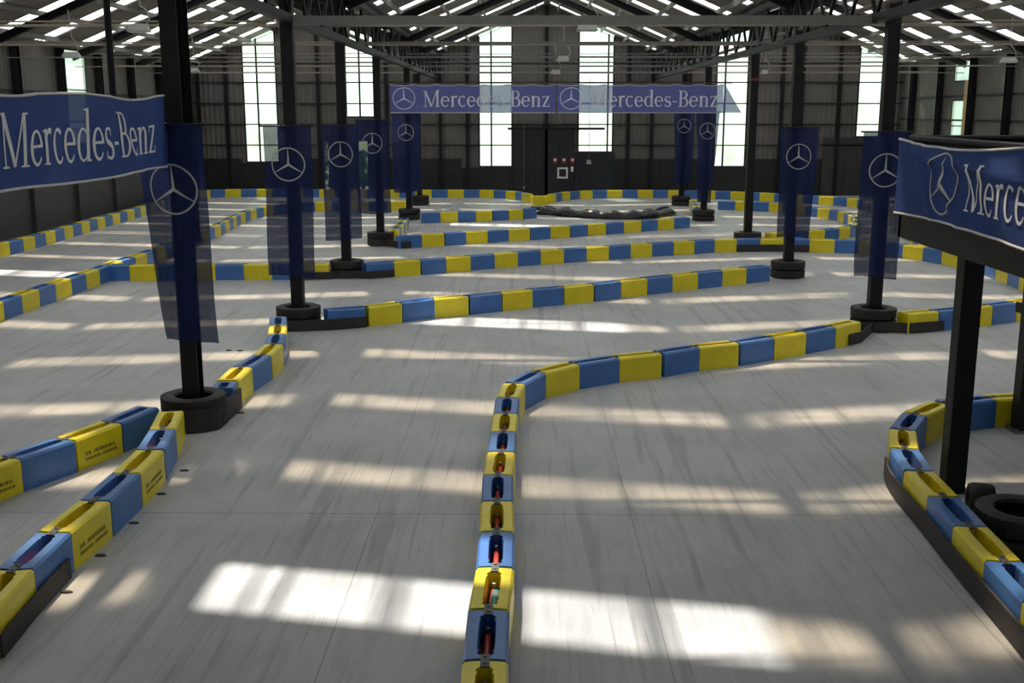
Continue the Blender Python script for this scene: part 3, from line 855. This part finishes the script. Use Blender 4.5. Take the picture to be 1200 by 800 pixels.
def g_M(o):
    rect(o, .10, 0, .10 + TH, 1); rect(o, .82, 0, .82 + TK, 1)
    ribbon(o, lerp_pts((.12, 1), (.49, .02), 9), TK * .95); ribbon(o, lerp_pts((.49, .02), (.86, 1), 9), TH * 1.1)
    rect(o, 0, 0, .26, SF); rect(o, .72, 0, 1.05, SF); rect(o, -.02, 1 - SF, .16, 1); rect(o, .86, 1 - SF, 1.05, 1); return 1.05
def g_e(o):
    ribbon(o, arcpts(.28, XH / 2, .215, XH / 2 - .02, 0, 180, 14), [TK * .8, .05, TK]); ribbon(o, arcpts(.28, XH / 2, .215, XH / 2 - .02, 180, 325, 12), [TK, .07, .045])
    rect(o, .07, XH / 2 + .0, .53, XH / 2 + .055); return .56
def stem(o, x, h, foot=True, flag=True):
    rect(o, x, 0, x + TK, h)
    if foot: rect(o, x - .07, 0, x + TK + .07, SF)
    if flag: ribbon(o, lerp_pts((x - .08, h - .045), (x + TK, h - .02), 3), .04)
def g_r(o):
    stem(o, .08, XH); ribbon(o, arcpts(.34, XH - .17, .15, .14, 165, 55, 9), [.04, .09, .12]); return .44
def g_c(o):
    ribbon(o, arcpts(.28, XH / 2, .215, XH / 2 - .02, 48, 180, 12), [.10, .05, TK]); ribbon(o, arcpts(.28, XH / 2, .215, XH / 2 - .02, 180, 320, 12), [TK, .07, .045]); return .52
def g_d(o):
    ribbon(o, arcpts(.28, XH / 2, .205, XH / 2 - .02, 30, 180, 12), [.04, .05, TK]); ribbon(o, arcpts(.28, XH / 2, .205, XH / 2 - .02, 180, 330, 12), [TK, .05, .04])
    rect(o, .42, 0, .42 + TK, 1.03); ribbon(o, lerp_pts((.33, 1.0), (.545, 1.02), 3), .04); rect(o, .5, 0, .62, SF); return .63
def g_s(o):
    p = arcpts(.22, XH * .74, .15, XH * .26 - .02, 40, 230, 12) + arcpts(.22, XH * .25, .165, XH * .25 - .015, 60, -140, 12)
    ribbon(o, p, [.045, .06, .08, .12, .11, .07, .045]); rect(o, .32, XH - .17, .355, XH - .01); rect(o, .05, .01, .085, .17); return .44
def g_h(o): rect(o, .04, .28, .30, .35); return .34
def g_B(o):
    rect(o, .10, 0, .10 + TK, 1); rect(o, .02, 0, .3, SF); rect(o, .02, 1 - SF, .3, 1)
    rect(o, .2, .50, .36, .545)
    ribbon(o, [(.2, .98)] + arcpts(.33, .755, .20, .225, 90, -90, 12), [.04, .05, .10, .12, .10, .05]); ribbon(o, [(.2, .525)] + arcpts(.35, .27, .235, .255, 90, -90, 12) + [(.2, .018)], [.04, .05, .11, .13, .11, .05, .04]); return .66
def g_n(o):
    stem(o, .08, XH); rect(o, .43, 0, .43 + TK, XH * .7); rect(o, .36, 0, .62, SF)
    ribbon(o, arcpts(.345, XH * .66, .148, XH * .30, 165, 0, 12), [.035, .06, TK]); return .64
def g_z(o):
    rect(o, .05, XH - .05, .47, XH); rect(o, .03, 0, .48, .05); ribbon(o, lerp_pts((.11, .03), (.42, XH - .03), 8), TK * .9)
    rect(o, .05, XH - .17, .085, XH); rect(o, .445, 0, .48, .17); return .52
WORD = [g_M, g_e, g_r, g_c, g_e, g_d, g_e, g_s, g_h, g_B, g_e, g_n, g_z]
def word_polys():
    out = []; x = 0
    for g in WORD:
        o = []; w = g(o)
        out.append([[(p[0] + x, p[1]) for p in poly] for poly in o]); x += w + .035
    return out, x - .035
def star_polys(thick=.065):
    out = []
    n_ = 48
    for k in range(n_):
        a, b = 2 * PI * k / n_, 2 * PI * (k + 1) / n_
        out.append([((1 - thick) * math.cos(a), (1 - thick) * math.sin(a)), (math.cos(a), math.sin(a)), (math.cos(b), math.sin(b)), ((1 - thick) * math.cos(b), (1 - thick) * math.sin(b))])
    for q in (90, 210, 330):
        a = math.radians(q); d = (math.cos(a), math.sin(a)); nn = (-d[1], d[0])
        for i in range(6):
            t0, t1 = i / 6 * .94, (i + 1) / 6 * .94
            w0, w1 = .095 * (1 - i / 6) + .022, .095 * (1 - (i + 1) / 6) + .022
            out.append([(d[0] * t0 - nn[0] * w0 * .6, d[1] * t0 - nn[1] * w0 * .6), (d[0] * t1 - nn[0] * w1 * .6, d[1] * t1 - nn[1] * w1 * .6), (d[0] * t1 + nn[0] * w1 * .6, d[1] * t1 + nn[1] * w1 * .6), (d[0] * t0 + nn[0] * w0 * .6, d[1] * t0 + nn[1] * w0 * .6)])
    return out
def print_on(surf, polys, name, m, parent, ox, oz, sx, sz, off):
    """lay flat polygons on a cloth surface; u along, v up (metres); off = distance in front"""
    mb = MB()
    for poly in polys:
        vs = []
        for x, z in poly:
            u, v = ox + x * sx, oz + z * sz; e_ = .01
            p = surf(u, v); nn = (surf(u + e_, v) - p).cross(surf(u, v + e_) - p).normalized()
            vs.append(p + nn * off)
        mb.add(vs, [tuple(range(len(vs)))])
    return mb.build(name, m, parent, fixn=False)
def banner(name, label, surf, Lb, Hb, mat, star_u, word_u, word_w, star_r=.27, word_v=.15, group='long banners', nu=70, eyelets=True, off=.006, star_v=.345):
    p0 = surf(0, 0)
    t = thing(name, label, 'banner', (p0.x, p0.y, p0.z), group=group)
    sf = lambda u, v: surf(u, v) - p0
    mb = MB().grid(sf, linspace(0, Lb, nu), linspace(0, Hb, 13)); ch = mb.build('cloth', mat, t, smooth=True, fixn=False)
    for vv, nm in ((0, 'hem'), (Hb, 'hem')):
        mb = MB().tube([sf(u, vv) for u in linspace(0, Lb, nu)], .011, 6); mb.build(nm, M['hem'], ch, smooth=True)
    wp, ww = word_polys()
    sc = word_w / ww
    im, sm = (M['inkT'], M['inkT']) if mat == M['bannerT'] else (M['ink'], M['silver'])
    print_on(sf, star_polys(), 'emblem', sm, ch, star_u, star_v, star_r, star_r, off)
    for g in wp: print_on(sf, g, 'letter', im, ch, word_u, word_v, sc, .39, off)
    return t
BLN, BHT = 4.25, .66
# left banner: runs from the first left column towards the camera; u = 0 at the far camera-left end
YB1 = COLS['L', 0].y - .16
XB = -3.50
def s_left(u, v):
    y = YB1 - BLN + u; q = u / BLN; h = v / BHT
    wx = .028 * math.sin(u * 2.3 + 1) * (1 - h) + .012 * math.sin(u * 5 + v * 4) + .03 * math.exp(-((u - 3.2 + (v - .2) * 1.0) / .13) ** 2) * (1 - h)
    zt = 3.345 + .02 * math.cos(q * 2 * PI * 2) - .018 * abs(math.sin(q * PI * 3)); zb = 2.675 + .012 * math.sin(q * 9)
    return Vector((XB + wx, y, zb + (zt - zb) * h))
banner('hanging_banner', 'large blue banner with white lettering on the left in front of the nearest left column', s_left, BLN, BHT, M['banner'], .31, .78, 3.08)
# right banner on the platform: reads from its far end towards the camera
XP = 3.5
YB2 = onX(1057, 210, XP).y
def s_right(u, v):
    y = YB2 - u; h = v / BHT
    fold = .035 * math.exp(-((u - .75 - (.66 - v) * 1.25) / .10) ** 2) + .03 * math.exp(-((u - .45 - (.66 - v) * .8) / .07) ** 2) - .02 * math.exp(-((u - 1.0 - (.66 - v) * 1.9) / .16) ** 2)
    cr = -.03 * math.exp(-((v - .52 + (u - 1.3) * .06) / .05) ** 2) * (1 if u > .6 else max(0, u / .6))
    sg = .055 * math.sin(min(1, u / 2.6) * PI)
    zt = 2.965 - sg + .0; zb = 2.29 + .0 * u + .025 * math.sin(u * 1.4)
    return Vector((XP - .05 - fold + cr, y, zb + (zt - zb) * h))
banner('hanging_banner', 'blue banner with emblem and white lettering fixed along the raised black platform', s_right, BLN, BHT, M['banner'], 1.15, 1.62, 2.62, star_r=.285)
# two centre banners between the fourth columns
YM = COLS['L', 3].y - .22
XA = onY(457, 115, YM).x; XB2 = onY(848, 115, YM).x
LN = (XB2 - XA) / 2 - .02
zt_, zb_ = onY(640, 99, YM).z, onY(640, 132, YM).z
def s_mid(x0, slant=False):
    def f(u, v):
        h = v / BHT; q = u / LN
        sc = .028 * abs(math.sin(q * PI * 7)) * (h ** 2)
        wy = .03 * math.sin(u * 3.1 + v * 3) + .015 * math.sin(u * 8 + v * 5)
        return Vector((x0 + u, YM + wy, zb_ + (zt_ - zb_) * h - sc))
    return f
banner('hanging_banner', 'left one of the two thin blue banners strung high across the far track', s_mid(XA), LN, BHT, M['bannerT'], .33, .80, 3.02, word_v=.14)
b2 = banner('hanging_banner', 'right one of the two thin blue banners strung high across the far track', s_mid(XA + LN + .04), LN, BHT, M['bannerT'], .33, .80, 3.02, word_v=.14)
c = COLS['R', 3]
mb = MB(); x1 = LN
f0 = s_mid(0)
mb.grid(lambda u, v: Vector((LN + u * (.02 + .42 * (1 - v)), .02 * math.sin(6 * v), (zt_ - zb_) * v * 1.0)), linspace(0, 1, 4), linspace(0, 1, 8)).build('end_flap', M['bannerT'], b2, fixn=False)
# suspension wire and hanging tube
o = MB().tube([(CLX + .1, YM + .03, zt_ + .03), (CRX - .1, YM + .03, zt_ + .03)], .008, 6).build('suspension_wire', M['tie']); tag(o, 'steel wire carrying the two thin blue banners', 'wire')
w = Vector((XB - .06, onX(137, 60, XB).y, 0))
t = thing('hanging_tube', 'slim black tube hanging from the roof girder behind the large left banner', 'tube', (w.x, w.y, 2.7))
MB().tube([(0, 0, 0), (0, 0, 2.35)], .03, 10).build('tube', M['black'], t, smooth=True)
MB().box((-.01, -.05, 2.2), (.26, .05, 2.24)).build('bracket', M['black'], t)

# ------------------------------------------------------------------ hanging flags
def flag(key, zt, zb, w, label, star=True, amp=.03, twist=0.0, xo=0.0, taper=0.0, sr=.245, slant=0.0, ed=.55):
    c = COLS[key]; rnd = random.Random(hash(key[0]) % 7 * 0 + key[1] * 13 + (5 if key[0] == 'R' else 1))
    ph = rnd.uniform(0, 6); Hf = zt - zb
    t = thing('column_flag', label, 'flag', (c.x + xo, c.y - .16, zb), group='tall flags on the columns')
    def sf(u, v):
        q = 1 - v / Hf                       # 0 at the top
        sw = 1 - taper * q
        x = (u - w / 2) * sw; a = twist * q
        y = amp * (.25 + q) * math.sin(u * 9 + ph + q * 1.5) + .02 * math.sin(u * 21 + ph)
        wob = .022 * math.sin(q * 5 + ph)
        bot = .03 * math.sin(u * 5 + ph) * q ** 6
        return Vector((x * math.cos(a) - y * math.sin(a) + wob * q + slant * q, -abs(x * math.sin(a)) * .0 - .02 + y * math.cos(a) * .8 + x * math.sin(a), v + bot))
    ch = MB().grid(sf, linspace(0, w, 19), linspace(0, Hf, 30)).build('cloth', M['flag'], t, smooth=True, fixn=False)
    rd = MB().tube([(-w / 2 - .04, 0, Hf), (w / 2 + .04, 0, Hf)], .013, 8).build('top_rod', M['black'], t, smooth=True)
    for s in (-1, 1): MB().box((s * .08 - .012, -.01, Hf - .02), (s * .08 + .012, .09, Hf + .02)).build('bracket', M['black'], rd)
    if star: print_on(sf, star_polys(.07), 'emblem', M['silver'], ch, w / 2, Hf - ed, sr, sr, .006)
    return t
flag(('L', 0), 3.09, .92, .68, 'tall dark blue flag with emblem on the first left-row column, partly behind the large banner', xo=-.06, sr=.25, amp=.045, slant=.14, taper=.22, ed=.63)
flag(('L', 1), 3.01, .80, .70, 'tall dark blue flag with emblem on the second left-row column', xo=-.03)
flag(('L', 2), 2.96, .76, .72, 'tall dark blue flag with emblem on the third left-row column', xo=-.02)
flag(('L', 3), 3.03, .80, .80, 'tall dark blue flag with emblem on the fourth left-row column', xo=-.12)
flag(('L', 4), 3.17, .85, .84, 'tall dark blue flag with emblem on the fifth left-row column', xo=-.04)
flag(('R', 1), 2.93, .80, .70, 'tall dark blue flag with emblem on the second right-row column, left of the raised platform', xo=-.02, taper=.1, slant=-.04)
flag(('R', 2), 2.92, .80, .74, 'tall dark blue flag with emblem on the third right-row column', xo=.05, taper=.15)
flag(('R', 4), 3.22, .55, .70, 'tall dark blue flag with emblem on the fifth right-row column', taper=.45, amp=.05)
flag(('R', 5), 3.3, .75, .72, 'tall dark blue flag with emblem on the sixth right-row column', taper=.2)

# ------------------------------------------------------------------ raised platform on the right
t = thing('viewing_platform', 'raised black platform with ribbed parapet carrying the right-hand banner', 'platform', (XP, YB2, 0))
PW, PL = 5.2, 4.4                        # width to the right, length towards the camera
mb = MB(); mb.box((0, -PL, 2.06), (.09, .02, 2.46)); mb.box((0, -.07, 2.06), (PW, .02, 2.46)); mb.box((PW - .09, -PL, 2.06), (PW, .02, 2.46)); mb.build('fascia_beam', M['black'], t, bevel=.008)
mb = MB(); mb.box((.09, -PL, 2.38), (PW - .09, -.07, 2.44)); mb.build('deck', M['dark'], t)
mb = MB()
for k in range(int(PL / .12)):
    y = -PL + .06 + k * .12; mb.box((.03, y, 2.46), (.06, y + .07, 2.93))
mb.box((.035, -PL, 2.46), (.05, 0, 2.93)); mb.build('side_parapet', M['black'], t)
mb = MB()
for k in range(int(PW / .12)):
    x = .06 + k * .12; mb.box((x, -.06, 2.46), (x + .07, -.02, 2.95))
mb.box((.03, -.045, 2.46), (PW, -.03, 2.95)); mb.build('end_parapet', M['black'], t)
mb = MB(); mb.tube([(.045, -PL, 2.95), (.045, -.04, 2.97), (PW, -.04, 2.97)], .03, 8); mb.build('top_rail', M['black'], t, smooth=True)
w = onz(1115, 573)
for x, y in ((w.x - XP, w.y - YB2), (PW - .3, w.y - YB2), (w.x - XP, -PL + .3)):
    mb = MB(); mb.box((x - .085, y - .085, 0), (x + .085, y + .085, 2.38)); mb.box((x - .13, y - .13, 0), (x + .13, y + .13, .015)); mb.build('leg', M['black'], t, bevel=.008)

# ------------------------------------------------------------------ lamps under the ties
def hang_lamp(px, py, z, label, wd=.30, ln=.16, cable=.5):
    d = ray(px, py); tt = (z - H) / d.z; p = Vector((d.x * tt, d.y * tt, z))
    t = thing('hanging_lamp', label, 'lamp', p, group='lamps hanging under the roof')
    mb = MB()
    mb.add([(-wd / 2, -ln / 2, 0), (wd / 2, -ln / 2, 0), (wd / 2, ln / 2, 0), (-wd / 2, ln / 2, 0), (-wd * .36, -ln * .3, .11), (wd * .36, -ln * .3, .11), (wd * .36, ln * .3, .11), (-wd * .36, ln * .3, .11)],
           [(0, 3, 2, 1), (4, 5, 6, 7), (0, 1, 5, 4), (1, 2, 6, 5), (2, 3, 7, 6), (3, 0, 4, 7)])
    hs_ = mb.build('housing', M['lamp'], t, bevel=.012)
    MB().box((-wd * .42, -ln * .4, -.012), (wd * .42, ln * .4, -.001)).build('lens', M['white'], hs_)
    cb = [(.1, 0, .10), (.16, 0, .16), (.15, .02, .26), (.08, .04, .36), (.02, .03, .46), (.0, 0, .46 + cable)]
    MB().tube(smooth_poly([Vector(q) for q in cb], 6), .009, 6).build('cable', M['lamp'], t, smooth=True)
    return t
hang_lamp(688, 36, 4.42, 'grey lamp under the nearest cross tie above the middle of the track', .33, .2, .35)
hang_lamp(660, 71, 4.40, 'nearest of three small lamps hanging in line before the dark far panel', .30)
hang_lamp(651, 86, 4.40, 'middle one of three small lamps hanging in line before the dark far panel', .32)
hang_lamp(641, 96, 4.40, 'farthest of three small lamps hanging in line before the dark far panel', .32)
hang_lamp(163, 37, 4.40, 'large grey lamp high in the left nave beside the nearest left column', .34, .2, .9)
hang_lamp(227, 84, 4.40, 'small lamp high in the left nave near the far corner', .34, .2, .8)
hang_lamp(84, 67, 4.40, 'lamp high in front of the left wall window', .4, .2, .55)
hang_lamp(1182, 73, 4.40, 'lamp high in the right nave at the right picture edge', .4, .2, .6)
hang_lamp(896, 86, 4.40, 'small lamp high in the right nave behind the fourth right column', .2, .2, .8)
# things on the far panel
def fbox(name, px0, py0, px1, py1, m, label, cat, Y=None, dep=.05, group=None):
    Y = Y or YF - .2; a = onY(px0, py1, Y); b = onY(px1, py0, Y)
    o = MB().box((0, 0, 0), (b.x - a.x, dep, b.z - a.z)).build(name, M[m], loc=(a.x, Y - dep, a.z)); return tag(o, label, cat, group), b.x - a.x, b.z - a.z
a = onY(653, 209, YF - .17); b = onY(665.5, 196, YF - .17)
t = thing('wall_board', 'square dark board in a white frame on the far panel', 'board', (a.x, YF - .17, a.z))
W_, Hh = b.x - a.x, b.z - a.z
mb = MB()
for (x0, z0, x1, z1) in ((0, 0, W_, .07), (0, Hh - .07, W_, Hh), (0, .07, .07, Hh - .07), (W_ - .07, .07, W_, Hh - .07)): mb.box((x0, -.04, z0), (x1, 0, z1))
mb.build('frame', M['white'], t); MB().box((.07, -.02, .07), (W_ - .07, 0, Hh - .07)).build('panel', M['dark'], t)
for k, (px, nm) in enumerate(((650.5, 'left'), (661, 'middle'), (671, 'right'))):
    a = onY(px - 2.6, 191.5, YF - .18); b = onY(px + 2.6, 185, YF - .18)
    t = thing('safety_sign', '%s one of three small red and white signs above the framed board' % nm, 'sign', (a.x, YF - .18, a.z), group='small signs on the far panel')
    W_, Hh = b.x - a.x, b.z - a.z
    MB().box((0, -.02, 0), (W_, 0, Hh)).build('plate', M['redp'], t)
    MB().box((W_ * .2, -.026, Hh * .45), (W_ * .8, -.021, Hh * .88)).build('pictogram', M['white'], t)
fb, _, _ = fbox('extinguisher_sign', 669, 201, 672, 195, 'white', 'tiny white sign below the right small red sign', 'sign', YF - .17, .02)
hang_lamp(690, 190, 1.5, 'pale work lamp hanging low on a cord before the far panel', .22, .2, 1.6) if False else None
a = onY(690, 191, YF - .25)
t = thing('hanging_socket', 'small pale socket box hanging on a cord before the far wall', 'socket', (a.x, a.y, a.z))
MB().box((-.08, -.05, 0), (.08, .05, .12)).build('box', M['lamp'], t, bevel=.01); MB().box((-.1, -.06, -.03), (.1, .06, 0)).build('rim', M['white'], t)
MB().tube([(0, 0, .12), (0, 0, 4.0 - a.z + .5)], .012, 6).build('cord', M['tie'], t)
a = onY(614, 220, YF - .3)
t = thing('pull_switch', 'thin pull cord hanging before the dark sliding door', 'switch', (a.x, a.y, a.z))
MB().tube([(0, 0, 0), (0, 0, 4.45 - a.z)], .012, 6).build('cord', M['tie'], t); MB().lathe([(0, -.04), (.03, -.02), (.03, .03), (0, .06)], 10).build('grip', M['lamp'], t)

# ------------------------------------------------------------------ small things on the track
p = JA[3]; q = JA[2]; mid = (JA[2] + JA[3]) / 2
dirv = math.atan2((q - p).y, (q - p).x)
t = thing('plastic_bottle', 'small teal bottle lying in the slot of a yellow central block', 'bottle', (mid.x + .02, mid.y - .02, .232), dirv)
mb = MB(); mb.tube([(-.09, 0, 0), (-.085, 0, 0), (.05, 0, 0), (.075, 0, 0), (.095, 0, 0)], [.02, .028, .028, .014, .012], 12); mb.build('body', M['teal'], t, smooth=True)
MB().tube([(.095, 0, 0), (.115, 0, 0)], .016, 10).build('cap', M['white'], t); MB().tube([(-.05, 0, 0), (.01, 0, 0)], .0287, 12).build('sleeve', M['lamp'], t, smooth=True)
for k, (px, py) in enumerate(((216, 551.5), (189, 579), (157, 613), (118, 651), (78, 694), (282, 484), (281, 411), (268, 410.5))):
    w = onz(px, py); o = MB().lathe([(0, .012), (.03, .012), (.042, .006), (.046, 0)], 14).build('floor_anchor', M['tread'], loc=w)
    o.scale = (1.0, .5, 1)
    lb = ['by the first blue block of the near left row', 'by the second yellow near left block', 'by the second blue near left block', 'by the third yellow near left block', 'by the belt of the near left row', 'by the nearest left tyre stack', 'right one of two near the left curve', 'left one of two near the left curve'][k]
    tag(o, 'small dark floor cap %s' % lb, 'anchor', 'anchor caps on the floor')

# ------------------------------------------------------------------ outside greenery
def shrub(x, y, r, h, label, seed):
    rnd = random.Random(seed); t = thing('shrub', label, 'shrub', (x, y, -.22), group='greenery outside')
    mb = MB()
    for _ in range(900):
        a = rnd.uniform(0, 2 * PI); zz = rnd.uniform(.12, 1); rr = r * math.sqrt(max(.02, 1 - (zz * 2 - 1.0) ** 2 * .8)) * rnd.uniform(.5, 1)
        p = Vector((math.cos(a) * rr, math.sin(a) * rr, zz * h)); s = rnd.uniform(.10, .2)
        u = Vector((rnd.uniform(-1, 1), rnd.uniform(-1, 1), rnd.uniform(-1, 1))).normalized() * s; v = u.cross(Vector((rnd.uniform(-1, 1), rnd.uniform(-1, 1), 1))).normalized() * s * .5
        mb.add([p - u, p - v, p + u, p + v], [(0, 1, 2, 3)])
    mb.build('foliage', M['leaf'], t, fixn=False)
    MB().tube([(0, 0, 0), (.05, .03, h * .3), (0, 0, h * .7)], [.09, .07, .03], 8).build('stem', M['bark'], t)
for k, (px, dy, r, h, lb) in enumerate(((318, 5, 1.2, 2.6, 'green shrub outside the leftmost far window'), (386, 9.5, 1.2, 2.4, 'green shrub outside the left side of the far doorway'), (425, 6, 1.0, 1.7, 'green shrub outside the right side of the far doorway'), (856, 5, 1.3, 1.9, 'green shrub outside the far window right of the centre banners'), (1022, 7, 2.0, 4.2, 'tall green shrub outside the far window near the right corner'))):
    w = onY(px, 200, YF + dy); shrub(w.x, w.y, r, h, lb, k)
shrub(XR + 5, (r1 + r2) / 2 + 6, 2.0, 4.0, 'tall green shrub outside the right wall window', 9)

# ------------------------------------------------------------------ light
W = bpy.data.worlds.new('World'); S.world = W; W.use_nodes = True
bg = W.node_tree.nodes.get('Background') or W.node_tree.nodes.new('ShaderNodeBackground')
bg.inputs[0].default_value = (.80, .91, 1.0, 1); bg.inputs[1].default_value = 1.05
sun = bpy.data.lights.new('sun', 'SUN'); sun.energy = 8.0; sun.angle = math.radians(1.45); sun.color = (1, .96, .90)
so = bpy.data.objects.new('sun', sun); COL.objects.link(so)
so.rotation_euler = Vector((.20, -.50, -1)).to_track_quat('-Z', 'Y').to_euler()
S.view_settings.view_transform = 'Standard'; S.view_settings.look = 'None'; S.view_settings.exposure = 0.40; S.view_settings.gamma = 1
S.view_settings.use_curve_mapping = False
try:
    S.cycles.max_bounces = 10; S.cycles.transparent_max_bounces = 16; S.cycles.transmission_bounces = 8; S.cycles.diffuse_bounces = 6
except Exception: pass
